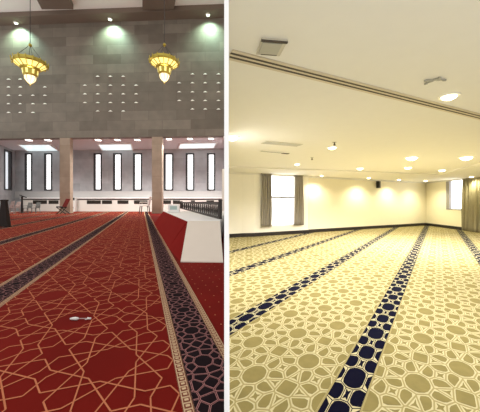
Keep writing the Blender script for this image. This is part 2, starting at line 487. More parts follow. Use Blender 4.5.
# white low casing along the back wall, with ledge
zc0, zc1 = ZL, CZ + (V0 - 197.6) / F * 22.3
mb = MB()
WB.slab(mb, cornB + .9, tS1 - .05, ZL, zc1 - .08, 0.002, .45)
cas = tag(empty('heater_casing', WB.P(WB.s_at(110), ZL, .2)), 'long white low casing running under the tall windows', 'casing')
add(mb.build('body', M['offwhite']), cas)
mb = MB(); WB.slab(mb, cornB + .9, tS1 - .05, zc1 - .08, zc1, 0.002, .55); add(mb.build('ledge', M['white_paint']), cas)
mb = MB(); WB.slab(mb, cornB + .9, tS1 - .05, zc1 - .19, zc1 - .08, .45, .455); add(mb.build('painted_shadow', M['grey_plastic']), cas)  # grey strip painting in the shadow under the ledge, no real gap
mb = MB(); WB.slab(mb, cornB + .02, tS1 - .05, zc1 + .002, CZ + (V0 - 191.2) / F * 22.6, .002, .05); M['dado'] = mat('pale grey dado paint', (.50, .49, .48), .6, var=.03); struct(mb.build('trim_10', M['dado']))
WC = WB.shift(.45)
GR = [(33, 47), (48.7, 58.6), (86.9, 100.8), (102, 112), (117.5, 128.5), (134, 147.5), (163.2, 171), (173, 180), (191, 195), (206.5, 214)]
place = ['at the left end of the casing, beside the grey chairs', 'left of the left stone column', 'just right of the left stone column', 'second from the left between the two stone columns',
         'third from the left between the two stone columns', 'behind the white chair', 'just right of the right stone column', 'above the white box on the platform', 'behind the middle of the dark railing', 'behind the near end of the dark railing']
for (ua, ub), pl_ in zip(GR, place):
    ta, tb = WC.s_at(ua), WC.s_at(ub); yg = WC.xy(ta).y
    za, zb_ = CZ + (V0 - 203.9) / F * yg, CZ + (V0 - 200.4) / F * yg
    g = tag(empty('vent_grille', WC.P((ta + tb) / 2, za, 0)), 'dark rectangular vent grille ' + pl_, 'grille', 'vent grilles in the white casing')
    mb = MB(); WC.slab(mb, ta, tb, za, zb_, .002, .012); add(mb.build('backing', M['dark_metal']), g)
    mb = MB()
    for i in range(4):
        z = za + (zb_ - za) * (i + .5) / 4; WC.slab(mb, ta + .02, tb - .02, z - .012, z + .012, .012, .03)
    add(mb.build('slats', M['grille']), g)

# ceiling of the hall: white coffers between brown beams
mb = MB()
e0 = WF.xy(t0); e1 = WF.xy(t1)
mb.prism([tuple(e0 - DL * 9.5), tuple(e1 - DL * 9.5 + Vector((-2.4, 0))), tuple(e1), tuple(e0)], ZC + .3, ZC + .4)
struct(mb.build('ceiling_hall', M['coffer']))
mb = MB(); WF.slab(mb, t0, t1, ZC, ZC + .3, -.4, .85)
struct(mb.build('trim_2', M['brown_ceiling']))
nb = 0
for xs in (-18.1, -11.98, -5.83):
    p0 = onz(0, 4.8, ZC); yb = p0.y
    a0 = Vector((xs, yb)); wv = 1.93
    # intersect with the strip's edge
    L0 = 6.5
    q = [a0 - DL * L0, a0 + Vector((wv, 0)) - DL * L0, a0 + Vector((wv, 0)) + DL * .42, a0 + DL * .42]
    nb += 1
    mb = MB(); mb.prism([tuple(x) for x in q], ZC, ZC + .3); struct(mb.build('trim_%d' % (nb + 2), M['brown_ceiling']))

# spotlights on the ceiling strip
for (u, v, lab) in ((16, 22.6, 'small ceiling spotlight above the left chandelier, washing the stone wall'), (110, 18.8, 'small ceiling spotlight in the middle between the two chandeliers'), (208, 14.3, 'small ceiling spotlight at the right end of the stone wall')):
    p = onz(u, v, ZC)
    r = tag(empty('ceiling_spotlight', p), lab, 'spotlight', 'spotlights along the ceiling strip')
    mb = MB(); mb.lathe([(.13, -.06), (.15, 0), (.08, 0), (.08, -.05)], 20, p); add(mb.build('housing', M['trim_white'], smooth=False), r)
    mb = MB(); mb.lathe([(.002, -.07), (.09, -.065), (.11, -.05), (.002, -.045)], 20, p); add(mb.build('lens', M['lamp_green']), r)
    lamp('spot_beam', 'SPOT', p + Vector((0, -.3, -.1)), 420, (.62, 1.0, .78), .08, (math.radians(20), 0, 0), 125, 1.0)

# downlights in the lower ceiling
for i, (u, v) in enumerate(((29, 139.3), (48.2, 139.3), (98.2, 139.2), (117.5, 139.1), (137.3, 139), (169, 138.3), (190, 138), (211, 137.8))):
    p = onz(u, v + .3, ZSOF)
    nm = ['first', 'second', 'third', 'fourth', 'fifth', 'sixth', 'seventh', 'eighth'][i]
    r = tag(empty('ceiling_light', p), 'small white rectangular downlight under the upper wall, %s from the left' % nm, 'ceiling light', 'downlights under the upper wall')
    mb = MB(); mb.box(p + Vector((0, 0, -.02)), (.36, .36, .04)); add(mb.build('trim', M['trim_white']), r)
    mb = MB(); mb.box(p + Vector((0, 0, -.05)), (.3, .3, .03)); add(mb.build('lens', M['lamp_white']), r)
    lamp('downlight_beam', 'SPOT', p + Vector((0, .1, -.12)), 420, (1, .97, .93), .15, (0, 0, 0), 140, .9)
# skylights in the lower ceiling
for (q, lab) in ((((18, 144.3), (49, 144), (59, 150.6), (28, 151)), 'bright skylight panel in the low ceiling left of the left column'), (((97.5, 144), (131, 143.6), (133, 149.6), (102, 150)), 'bright teal-white skylight panel in the low ceiling between the two columns'), (((180, 143.3), (217, 142.6), (213.5, 147.6), (178, 148.2)), 'bright skylight panel in the low ceiling right of the right column')):
    P = [onz(u, v, ZSOF) for u, v in q]; c = sum(P, Vector()) / 4
    r = tag(empty('skylight', c), lab, 'skylight', 'skylights in the low ceiling')
    def ring(k): return [(c.x + (p.x - c.x) * k, c.y + (p.y - c.y) * k) for p in P]
    mb = MB(); mb.prism(ring(.96), ZSOF - .03, ZSOF - .012); add(mb.build('diffuser', M['skylight']), r)
    o_, i_ = ring(1.03), ring(.96); mb = MB()
    for k in range(4):
        l = (k + 1) % 4; mb.prism([o_[k], o_[l], i_[l], i_[k]], ZSOF - .05, ZSOF)
    add(mb.build('frame', M['coffer']), r)

# small wedge lights on the stone wall
CL = {'left': ([8.7, 20.4, 33, 45], [(79.2, (0, 1)), (87, (0, 1, 3)), (95.3, (0, 1, 2, 3)), (103.7, (0, 1, 2, 3)), (112.4, (0, 1, 2))]),
      'middle': ([85, 97.8, 110.5, 123.3, 136.2], [(76.3, (1, 2, 3)), (85.2, (0, 1, 2, 3, 4)), (93.9, (0, 1, 2, 3, 4)), (102.5, (0, 1, 2, 3, 4)), (111, (1, 2, 3))]),
      'right': ([179.3, 192.5, 205.2, 218.5], [(74, (1, 2, 3)), (82.8, (0, 1, 2, 3)), (91.8, (0, 1, 2, 3)), (100.4, (0, 1, 2, 3)), (109, (1, 2, 3))])}
rn = ['top', 'second', 'third', 'fourth', 'bottom']; on = ['first', 'second', 'third', 'fourth', 'fifth']
wedge0 = None
for cn, (us, rows) in CL.items():
    for ri, (v, idx) in enumerate(rows):
        for k, ci in enumerate(idx):
            t, z = WF.uv(us[ci], v); p = WF.P(t, z, 0)
            if wedge0 is None:
                mb = MB(); w_, h_, d_ = .14, .06, .05
                mb.v = [(-w_, 0, -h_ / 2), (w_, 0, -h_ / 2), (w_ * .75, -d_, -h_ / 2), (-w_ * .75, -d_, -h_ / 2), (-.04, 0, h_ / 2), (.04, 0, h_ / 2), (.03, -.03, h_ / 2), (-.03, -.03, h_ / 2)]
                mb.f = [(3, 2, 1, 0), (4, 5, 6, 7), (0, 1, 5, 4), (1, 2, 6, 5), (2, 3, 7, 6), (3, 0, 4, 7)]; mb.mi = [0] * 6
                o = wedge0 = mb.build('wall_light', M['wedge'])
            else:
                o = wedge0.copy(); COL.objects.link(o)
            o.location = p; o.rotation_euler.z = math.atan2(WF.e.y, WF.e.x)
            tag(o, 'white wedge light, %s from left in %s row of the %s cluster' % (on[k], rn[ri], cn), 'wall light', 'wedge wall lights on the stone wall, %s cluster' % cn)

# chandeliers
def make_chandelier():
    r = empty('chandelier')
    N = 16
    def rg(rad, z, n=N, ph=0): return [(rad * math.cos(2 * PI * k / n + ph), rad * math.sin(2 * PI * k / n + ph), z) for k in range(n)]
    mb = MB(); mb.lathe([(.56, .2), (.6, .19), (.64, .06), (.61, .02), (.575, .02), (.55, .19)], N); mb.lathe([(.33, -.19), (.37, -.17), (.37, -.12), (.34, -.1)], N)
    mb.build('crown_band', M['gold'], r)
    mb = MB()
    A = rg(.585, .03); B = rg(.36, -.13)
    for k in range(N):
        l = (k + 1) % N; m_ = .08
        def mixp(p, q, t): return tuple(p[i] + (q[i] - p[i]) * t for i in range(3))
        mb = MB(); mb.poly([mixp(A[k], A[l], m_), mixp(B[k], B[l], m_), mixp(B[k], B[l], 1 - m_), mixp(A[k], A[l], 1 - m_)])
        mb.build('glass_panel', M['gold_glass'], r)
    mb = MB()
    for k in range(N): mb.bar(A[k], B[k], .03, .03)
    for k in range(N):
        a = 2 * PI * k / N; mb.bar((.63 * math.cos(a), .63 * math.sin(a), 0), (.66 * math.cos(a), .66 * math.sin(a), .2), .03, .02)
    mb.build('ribs', M['gold'], r)
    mb = MB(); mb.lathe([(.34, -.15), (.29, -.2), (.26, -.42), (.22, -.46)], N); mb.build('lower_drum', M['gold'], r)
    mb = MB()
    for k in range(N):
        if k % 2: continue
        mb = MB(); a0, a1 = 2 * PI * (k + .15) / N, 2 * PI * (k + .95) / N
        mb.poly([(.298 * math.cos(a0), .298 * math.sin(a0), -.21), (.272 * math.cos(a0), .272 * math.sin(a0), -.4), (.272 * math.cos(a1), .272 * math.sin(a1), -.4), (.298 * math.cos(a1), .298 * math.sin(a1), -.21)])
        mb.build('drum_window', M['gold_glass'], r)
    mb = MB(); mb.lathe([(.20, -.45), (.215, -.50), (.19, -.60), (.12, -.70), (.05, -.77), (.012, -.80)], 16); mb.build('glass_bowl', M['pale_glass'], r, smooth=True)
    mb = MB()
    for k in range(8):
        a = 2 * PI * k / 8; pr = [(.215, -.46), (.225, -.51), (.2, -.61), (.125, -.71), (.04, -.79)]
        mb.tube([(x * math.cos(a), x * math.sin(a), z) for x, z in pr], .009, 5)
    mb.build('bowl_wires', M['gold'], r)
    mb = MB(); mb.lathe([(.015, -.87), (.035, -.84), (.015, -.81)], 10); mb.build('finial', M['gold'], r)
    mb = MB()
    for k in range(4):
        a = PI / 4 + k * PI / 2; mb.tube([(.57 * math.cos(a), .57 * math.sin(a), .14), (.03 * math.cos(a), .03 * math.sin(a), .84)], .009, 6)
    mb.build('stay_chains', M['bronze'], r)
    mb = MB(); mb.lathe([(.02, .78), (.07, .83), (.07, .88), (.03, .93)], 12); mb.build('collar', M['gold'], r)
    mb = MB(); mb.tube([(0, 0, .9), (0, 0, 7.1)], .014, 6); mb.build('chain', M['bronze'], r)
    mb = MB(); mb.lathe([(.03, 6.95), (.12, 7.02), (.14, 7.1)], 16); mb.build('ceiling_rose', M['gold'], r)
    return r
ch = make_chandelier()
tag(ch, 'gold chandelier with crown ring hanging in front of the left end of the stone wall', 'chandelier', 'gold chandeliers')
p = at(30.2, 65.5, 10.2); ch.location = p; ch.scale = (.86, .86, .86)
c2 = copy_tree(ch); tag(c2, 'gold chandelier with crown ring hanging right of the middle of the stone wall, glowing brighter', 'chandelier', 'gold chandeliers')
p2 = at(164.4, 64.3, 10.6); c2.location = p2; c2.rotation_euler.z = .2
for q in (p, p2):
    lamp('chandelier_glow', 'POINT', q + Vector((0, -.05, -1.5)), 100, (1, .80, .5), .25)
# ceiling over the chandelier chains: chains run to the coffered ceiling
for c in (ch, c2):
    dz = (ZC + .3 - c.location.z) / c.scale.z - 7.1
    for k in c.children:
        if k.name.startswith('ceiling_rose'): k.location.z += dz
    for k in c.children:
        if k.name.startswith('chain'):
            k.scale.z = (6.2 + dz) / 6.2; k.location.z += .9 * (1 - k.scale.z)

# ------------------------------------------------------------------ railed platform and ramp
ZP = ZL + .43
tl = onz(187.7, 221.3, ZP); tr_ = onz(219.8, 221.3, ZP); fl = onz(163.4, 211.2, ZP); bl = onz(180.6, 262.3, ZL); br = onz(223.2, 262.8, ZL)
frr = Vector((part_x(fl.y, 225.3), fl.y, ZP))
plat = tag(empty('raised_platform', (-1.5, 7, ZL)), 'low white platform with a sloping white ramp at its near end', 'platform')
mb = MB(); mb.prism([(tl.x, tl.y), (tr_.x, tr_.y), (frr.x, frr.y), (fl.x, fl.y)], ZL, ZP); add(mb.build('deck', M['white_paint']), plat)
mb = MB(); e_ = Vector((fl.x - tl.x, fl.y - tl.y)).normalized(); o_ = Vector((-e_.y, e_.x)); o_ = o_ if o_.x < 0 else -o_; o_ = o_ * .31
P_ = [Vector((tl.x, tl.y, ZL + .004)), Vector((fl.x, fl.y, ZL + .004)), Vector((fl.x + o_.x, fl.y + o_.y, ZL + .004)), Vector((tl.x + o_.x, tl.y + o_.y, ZL + .004))]
T_ = [Vector((tl.x, tl.y, ZP - .004)), Vector((fl.x, fl.y, ZP - .004)), Vector((fl.x + o_.x * .05, fl.y + o_.y * .05, ZP - .006)), Vector((tl.x + o_.x * .05, tl.y + o_.y * .05, ZP - .006))]
mb.hexa(P_[::-1] + T_[::-1])
m0 = len(mb.v); f_ = P_[3]; mb.v += [tuple(x) for x in (Vector((bl.x - .004, bl.y, ZL + .006)), P_[0] + Vector((-.004, 0, 0)), f_, T_[0] + Vector((-.004, 0, 0)))]
mb.f += [(m0, m0 + 3, m0 + 2), (m0, m0 + 1, m0 + 3), (m0 + 1, m0 + 2, m0 + 3), (m0, m0 + 2, m0 + 1)]; mb.mi += [0] * 4
M['red_plain'] = mat('plain red carpet', (.21, .008, .006), .95, var=.12, vscale=4, sheen=.06); add(mb.build('side_carpet', M['red_plain']), plat)
mb = MB()
n_ = [(bl.x, bl.y, ZL), (br.x, br.y, ZL), (tr_.x, tr_.y, ZL), (tl.x, tl.y, ZL)]
mb.v = n_ + [(bl.x, bl.y, ZL + .012), (br.x, br.y, ZL + .012), (tr_.x, tr_.y, ZP + .006), (tl.x, tl.y, ZP + .006)]
mb.f = [(3, 2, 1, 0), (4, 5, 6, 7), (0, 1, 5, 4), (1, 2, 6, 5), (2, 3, 7, 6), (3, 0, 4, 7)]; mb.mi = [0] * 6
M['ramp'] = mat('warm white ramp board', (.74, .66, .57), .55, var=.03)
add(mb.build('ramp', M['ramp']), plat)
# railing
r0 = onz(181.3, 208.6, ZP); r1 = onz(220.3, 219.3, ZP)
rail = tag(empty('balustrade', (r0 + r1) / 2), 'dark bronze railing with closely set balusters along the white platform', 'railing')
hr = CZ - ZP
mb = MB(); mb.bar(r0 + Vector((0, 0, hr - .025)), r1 + Vector((0, 0, hr - .025)), .07, .06); add(mb.build('handrail', M['bronze']), rail)
mb = MB(); mb.bar(r0 + Vector((0, 0, .02)), r1 + Vector((0, 0, .02)), .05, .035); add(mb.build('bottom_rail', M['bronze']), rail)
us_ = [182.5 + (220 - 182.5) * (1 - (1 - i / 19) ** 1.0) for i in range(20)]
ed = (r1 - r0)
for i, u in enumerate(us_):
    k = ray(u); t = (k * r0.y - r0.x) / (ed.x - k * ed.y); b = r0 + ed * t
    wd = .75 / F * b.y
    nd = ed.normalized()
    mb = MB(); hh = hr - .035
    m1 = b + Vector((0, 0, hh * .5)) + nd * (-.55 * wd * 1.6)
    mb.tube([b + Vector((0, 0, .03)), b + Vector((0, 0, hh * .18)), m1, b + Vector((0, 0, hh * .82)), b + Vector((0, 0, hh))], [wd * .7, wd * 1.05, wd * 1.35, wd * 1.05, wd * .7], 8)
    add(mb.build('baluster', M['bronze'], smooth=True), rail)
for q, w_ in ((r0, .12), (r1, .055)):
    mb = MB(); mb.box(q + Vector((0, 0, hr / 2 + .012)), (w_, w_, hr + .016), (ed.x, ed.y)); mb.box(q + Vector((0, 0, hr + .03)), (w_ * 1.2, w_ * 1.2, .02), (ed.x, ed.y))
    add(mb.build('end_post', M['bronze']), rail)
# white box at the far end of the platform
pb = onz(168.2, 212.3, ZP + .006); pb2 = onz(179.0, 212.3, ZP + .006); hb = (212.3 - 204.6) / F * pb.y
bx = tag(empty('storage_box', (pb + pb2) / 2 + Vector((0, .3, 0))), 'low white box with a pale teal panel at the far end of the platform', 'box')
mb = MB(); mb.hexa([pb, pb2, pb2 + Vector((0, -.02, 0)) + Vector((-.1, .6, 0)), pb + Vector((-.1, .6, 0)), *[x + Vector((0, 0, hb)) for x in (pb, pb2, pb2 + Vector((-.1, .58, 0)), pb + Vector((-.1, .6, 0)))]])
add(mb.build('body', M['white_paint']), bx)
mb = MB(); mb.hexa([pb + Vector((.06, -.012, hb * .35)), pb2 + Vector((-.06, -.012, hb * .35)), pb2 + Vector((-.06, 0, hb * .35)), pb + Vector((.06, 0, hb * .35)), pb + Vector((.06, -.012, hb * .8)), pb2 + Vector((-.06, -.012, hb * .8)), pb2 + Vector((-.06, 0, hb * .8)), pb + Vector((.06, 0, hb * .8))])
add(mb.build('panel', M['teal']), bx)

# ------------------------------------------------------------------ chairs and small things in the hall
def plastic_chair(u, v, h, rz, body, legm, label, name='plastic_chair', grp=None):
    """four-legged armchair, back towards local +x"""
    p = onz(u, v, ZL + .006); r = tag(empty(name, p, rz), label, 'chair', grp); s = h
    mb = MB(); mb.box((0, 0, s * .47), (s * .48, s * .48, s * .045)); mb.build('seat', body, r, bevel=s * .015)
    mb = MB(); mb.hexa([(s * .2, -s * .24, s * .5), (s * .25, -s * .24, s * .5), (s * .25, s * .24, s * .5), (s * .2, s * .24, s * .5), (s * .33, -s * .2, s), (s * .37, -s * .2, s), (s * .37, s * .2, s), (s * .33, s * .2, s)])
    mb.build('backrest', body, r, bevel=s * .02)
    for sx in (-1, 1):
        for sy in (-1, 1):
            mb = MB(); mb.tube([(sx * s * .2, sy * s * .2, s * .46), (sx * s * .25, sy * s * .24, 0)], [s * .028, s * .02], 8); mb.build('leg', legm, r)
    for sy in (-1, 1):
        mb = MB(); mb.tube([(s * .27, sy * s * .23, s * .68), (-s * .2, sy * s * .25, s * .68), (-s * .22, sy * s * .24, s * .47)], s * .024, 8); mb.build('armrest', body, r)
    return r
plastic_chair(144.6, 213.9, 1.08, .1, M['white_plastic'], M['dark_metal'], 'white plastic chair with dark legs beside the right stone column')
grp = 'pale chairs by the back wall'
plastic_chair(8.2, 213.8, .8, 1.2, M['pink_plastic'], M['pink_plastic'], 'dusty pink chair behind the dark tapered pedestal', grp=grp)
plastic_chair(15.2, 213.2, .76, 1.4, M['pink_plastic'], M['pink_plastic'], 'dusty pink chair next to the thin black stand', grp=grp)
plastic_chair(27.6, 213.1, .72, 1.55, M['grey_plastic'], M['grey_plastic'], 'grey chair just right of the thin black stand', grp='grey chairs by the white casing')
plastic_chair(35.8, 213.0, .72, 1.5, M['grey_plastic'], M['grey_plastic'], 'grey chair farther right, in front of the end of the white casing', grp='grey chairs by the white casing')
# maroon folding chair, crossed legs
p = onz(63, 213.8, ZL + .03); s = .92
r = tag(empty('folding_chair', p), 'maroon folding chair with crossed dark legs in front of the left stone column', 'chair')
mb = MB(); mb.hexa([(.05, -.2, .42), (.1, -.2, .42), (.1, .2, .42), (.05, .2, .42), (.30, -.2, .92), (.35, -.2, .92), (.35, .2, .92), (.30, .2, .92)]); mb.build('backrest', M['maroon'], r, bevel=.012)
mb = MB(); mb.hexa([(-.3, -.2, .40), (.12, -.2, .36), (.12, .2, .36), (-.3, .2, .40), (-.3, -.2, .46), (.12, -.2, .42), (.12, .2, .42), (-.3, .2, .46)]); mb.build('seat', M['dark_wood'], r)
for sy in (-1, 1):
    mb = MB(); mb.tube([(-.28, sy * .2, .41), (.30, sy * .2, .0)], .028, 8); mb.build('leg', M['dark_metal'], r)
    mb = MB(); mb.tube([(.1, sy * .17, .40), (-.27, sy * .17, .0)], .028, 8); mb.build('leg', M['dark_metal'], r)
# thin black stand
p = onz(22.0, 213.0, ZL + .004)
r = tag(empty('black_stand', p), 'thin black upright stand with a slanted arm among the pale chairs', 'stand')
mb = MB(); mb.tube([(0, 0, .03), (0, 0, 1.12)], .065, 8); mb.build('pole', M['dark_metal'], r)
mb = MB(); mb.tube([(-.16, 0, 1.22), (.3, 0, 1.05)], .035, 8); mb.build('arm', M['dark_metal'], r)
mb = MB(); mb.lathe([(.2, 0), (.19, .03), (.04, .05)], 16); mb.build('base', M['dark_metal'], r)
# dark tapered pedestal at the left edge
p = onz(6.0, 226.6, ZL + .004)
r = tag(empty('wooden_pedestal', p), 'dark brown tapered wooden pedestal standing on the red carpet at far left', 'pedestal')
k = 27 / F * p.y
mb = MB()
def sq(w, d, z): return [(-w - .1, -d, z), (w, -d, z), (w, d, z), (-w - .1, d, z)]
mb.hexa(sq(.10, .08, 0) + sq(.02, .05, k * .93)); mb.build('body', M['dark_wood'], r, bevel=.01)
mb = MB(); mb.hexa(sq(.035, .06, k * .93) + sq(.035, .06, k)); mb.build('top', M['dark_wood'], r, bevel=.008)
# cabinet beside the left column
ta, tb = WC.s_at(72.6), WC.s_at(78.3); yq = WC.xy(ta).y - .35
z0, z1 = ZL, CZ + (V0 - 197.2) / F * yq
r = tag(empty('small_cabinet', WC.P((ta + tb) / 2, ZL, .2)), 'small white cabinet with dark openings just right of the left column', 'cabinet')
WQ = WC
mb = MB(); WQ.slab(mb, ta, tb, z0, z1, .12, .4); add(mb.build('body', M['white_plastic']), r)
hz = z1 - z0
mb = MB(); WQ.slab(mb, ta + .12, tb - .04, z0 + hz * .78, z0 + hz * .97, .4, .41); add(mb.build('opening', M['frame_dark']), r)
mb = MB(); WQ.slab(mb, ta + .02, ta + .24, z0 + hz * .52, z0 + hz * .72, .4, .41); add(mb.build('opening', M['frame_dark']), r)
mb = MB(); WQ.slab(mb, ta + .24, ta + .34, z0 + hz * .24, z0 + hz * .32, .4, .42); add(mb.build('handle', M['grey_plastic']), r)
# the small white pronged thing lying on the carpet
p = onz(70, 320.6, ZL); q = onz(91, 320.3, ZL); ln = (q - p).length
r = tag(empty('pronged_stick', p, math.atan2(q.y - p.y, q.x - p.x)), 'small white stick with a three-pronged end lying on the red carpet', 'stick')
zz = .012
mb = MB(); mb.tube([(0, 0, zz), (.012, 0, zz), (.03, 0, zz), (.045, 0, zz), (.055, 0, zz)], [.004, .008, .0105, .009, .004], 10); mb.build('handle', M['white_plastic'], r, smooth=True)
mb = MB(); mb.tube([(.05, 0, zz), (ln - .018, 0, zz)], .0028, 6); mb.build('shaft', M['pink_plastic'], r)
for a in (-.7, 0, .7):
    mb = MB(); mb.tube([(ln - .012, 0, zz), (ln - .012 - .022 * math.cos(a), .026 * math.sin(a), zz)] if a else [(ln - .02, 0, zz), (ln, 0, zz)], .003 if a else .006, 6); mb.build('prong', M['white_plastic'], r)

# ------------------------------------------------------------------ ROOM WITH THE CREAM CARPET
PA = Vector((ray(229.3) * 11.75, 11.75)); PC = Vector((ray(426) * 18.0, 18.0)); PR = Vector((ray(480) * 13.77, 13.77))
WR = Wall(PA, PC); WS = Wall(PC, PR)
ZR = 1.25 + CZ                                           # perimeter ceiling
ZM = ZR + .05                                            # raised main ceiling
Lr = (PR - PC).length * 3.9
pR2 = PC + (PR - PC).normalized() * Lr

room = [(part_x(1.0, 228.7) + .004, 1.0), (11.0, 1.0), tuple(pR2), tuple(PC), tuple(PA)]
if area(room) < 0: room = room[::-1]
mb = MB(); flat(mb, room, -.12, -.012, 0); struct(mb.build('floor_cream_room', M['offwhite']))
car = tag(empty('cream_carpet', (3, 7, 0)), 'sand and olive star-patterned wall-to-wall carpet with navy stripes', 'carpet')
HR = 1.5; kR = .708
cs = [.752, -.475, -1.66, -2.9, -4.16]; hwS = .104
def cell_layers(mb, fr, sp, sites, cells, kinds, oxs, oys, z, mi_line, mi_fill, gap, line):
    for ox, oy in zip(oxs, oys):
        for (x, y, r), ce, kd in zip(sites, cells, kinds):
            if len(ce) < 3: continue
            q1_ = inset(ce, gap); q2_ = inset(ce, gap + line)
            if len(q1_) < 3 or len(q2_) < 3: continue
            q2_ = chaikin(q2_, .22)
            if kd == 'star':
                q2_ = inset(ce, gap + line * .8)
                if len(q2_) < 3: continue
                cx = sum(p[0] for p in q2_) / len(q2_); cy = sum(p[1] for p in q2_) / len(q2_)
                tri = []
                for i in range(len(q2_)):
                    a = q2_[i]; b = q2_[(i + 1) % len(q2_)]; m = ((a[0] + b[0]) / 2, (a[1] + b[1]) / 2)
                    tri.append(a); tri.append((cx + (m[0] - cx) * .6, cy + (m[1] - cy) * .6))
                w1 = clip([fr.w(a + ox, b + oy) for a, b in q1_], sp)
                if w1: up(mb, w1, z + .001, mi_line)
                n = len(tri)
                for i in range(0, n, 2):
                    w2 = clip([fr.w(tri[k][0] + ox, tri[k][1] + oy) for k in ((i - 1) % n, i, i + 1)], sp)
                    if w2: up(mb, w2, z + .002, mi_fill)
                w2 = clip([fr.w(tri[k][0] + ox, tri[k][1] + oy) for k in range(1, n, 2)], sp)
                if w2: up(mb, w2, z + .002, mi_fill)
                continue
            w1 = clip([fr.w(a + ox, b + oy) for a, b in q1_], sp)
            if w1: up(mb, w1, z + .001, mi_line)
            w2 = clip([fr.w(a + ox, b + oy) for a, b in q2_], sp)
            if w2: up(mb, w2, z + .002, mi_fill)
# cream fields
aL = (1.22 - 2 * hwS) * HR / math.hypot(kR, 1) / 2.0
def oct_sites(p):
    k = p / .44; st = [(0, 0, .098 * k)]; kd = ['big']; c45 = math.sqrt(.5)
    raw = []
    for i in range(8):
        an = PI / 8 + i * PI / 4; raw.append((.172 * math.cos(an), .172 * math.sin(an), .060, 'cell'))
    raw += [(.22, 0,   .05, 'star'), (0, .22, .05, 'star'), (.22, .22, .068, 'cell')]
    raw += [(sx * .118 , sy * .118, .0, 'x') for sx in (-1, 1) for sy in (-1, 1)][:0]
    raw += [(.22 + sx * .088, .22 + sy * .088,   .045, 'star') for sx in (-1, 1) for sy in (-1, 1)]
    for (x, y, r, n) in raw:
        x *= k; y *= k; st.append(((x - y) * c45, (x + y) * c45, r * k)); kd.append(n)
    return st, kd
sites, kinds = oct_sites(aL * math.sqrt(.5))
trn = [(aL / 2 * (i + j), aL / 2 * (i - j)) for i in range(-3, 4) for j in range(-3, 4)]
cells = power_cells(sites, trn)
fr0 = Frame(kR, 0)
bnd = [2.2] + cs + [-6.2]
for i in range(len(bnd) - 1):
    c1 = bnd[i] - (hwS if i else 0); c0 = bnd[i + 1] + (hwS if i + 1 < len(bnd) - 1 else 0)
    if i == 0: c1 = c0 + 2.04
    cm = (c0 + c1) / 2; fr = Frame(kR, cm * HR, 1.5); hw = (c1 - c0) / 2 * HR / fr.l
    pl, tr = trange(fr, room, -hw, hw)
    if not pl: continue
    mb = MB(); flat(mb, pl, -.012, 0, 0)
    sp = strip_planes(fr, room, -hw, hw, .01); roompl = planes(room)
    t0 = fr.inv(.443, 2.216)[1] if i == 2 else .2
    oxs, oys = [], []
    ph = aL
    for j in range(int((tr[0] - t0) / ph) - 1, int((tr[1] - t0) / ph) + 2):
        for hx in (0, 1):
            for kx in range(-4, 5):
                ox = aL * (kx + .5 * hx); oy = t0 + ph * (j + .5 * hx)
                if abs(ox) > hw + aL * .6: continue
                x, y = fr.w(ox, oy)
                if y < -.5 or y > 19 or abs(x) > y + 3: continue
                oxs.append(ox); oys.append(oy)
    cell_layers(mb, fr, sp, sites, cells, kinds, oxs, oys, 0.0, 1, 2, .0055, .0085)
    add(mb.build('carpet_field', [M['tan'], M['cream'], M['olive']]), car)
# navy stripes
for c in cs:
    fr = Frame(kR, c * HR, 1.9); hw = hwS * HR / fr.l
    pl, tr = trange(fr, room, -hw, hw)
    if not pl: continue
    mb = MB(); flat(mb, pl, -.012, 0, 2)
    P = .52
    st = [(0, 0, .085), (0, P / 2, .068), (0, P * .25, .022), (0, -P * .25, .022)] + [(sx * .07, sy * P * .25, .04) for sx in (-1, 1) for sy in (-1, 1)] + [(sx * .115, y, .035) for sx in (-1, 1) for y in (0, P / 2)]
    kd = ['big', 'cell', 'star', 'star'] + ['cell'] * 8
    ce = power_cells(st, [(0, -P), (0, 0), (0, P)])
    sp = strip_planes(fr, room, -hw, hw, .008)
    r_ = clip([fr.w(-hw + .005, -60), fr.w(hw - .005, -60), fr.w(hw - .005, 60), fr.w(-hw + .005, 60)], planes(room))
    up(mb, r_, .0005, 0)
    t0 = fr.inv(.98, 2.39)[1]
    oys = [t0 + P * j for j in range(int((tr[0] - t0) / P) - 1, int((tr[1] - t0) / P) + 2)]
    cell_layers(mb, fr, sp, st, ce, kd, [0] * len(oys), oys, .0006, 1, 0, .003, .0048)
    add(mb.build('carpet_stripe', [M['navy'], M['cream'], M['tan']]), car)

# walls of the cream room
s254, s308 = WR.s_at(254), WR.s_at(309)
sEnd = (PC - PA).length
mb = MB(); WR.slab(mb, -.2, s254, -.1, ZM + .1, -.3, 0); struct(mb.build('wall_rear_left', M['wall_white']))
mb = MB(); WR.slab(mb, s308, sEnd + .2, -.1, ZM + .1, -.3, 0); struct(mb.build('wall_rear', M['wall_cream']))
BAY = .13
WY = WR.shift(BAY)
wa, wb = WY.s_at(266), WY.s_at(296.5); yw = WY.xy((wa + wb) / 2).y
hW = (wa, wb, CZ + (V0 - 225.8) / F * yw, CZ + (V0 - 173.8) / F * yw)
b0, b1 = WY.s_at(254), WY.s_at(308.6)
mb = MB(); WY.holed(mb, b0, b1, -.1, ZM + .1, [hW], -.32, 0); struct(mb.build('wall_bay', M['wall_white']))
sv = Wall(WR.xy(s254 - .6), WY.xy(b0))
mb = MB(); mb.prism([tuple(WR.xy(s254 - .6, -.01)), tuple(WR.xy(s254 - .6)), tuple(WY.xy(b0)), tuple(WY.xy(b0, -BAY - .01))], -.1, ZM + .1); struct(mb.build('wall_bay_return', M['wall_white']))
w = struct(empty('window_10', WY.P((wa + wb) / 2, hW[2], -.15)))
zt = CZ + (V0 - 197.3) / F * yw; sm = WY.s_at(283.5)
mb = MB(); fw = .05
WY.slab(mb, wa, wa + fw, hW[2], hW[3], -.22, -.1); WY.slab(mb, wb - fw, wb, hW[2], hW[3], -.22, -.1)
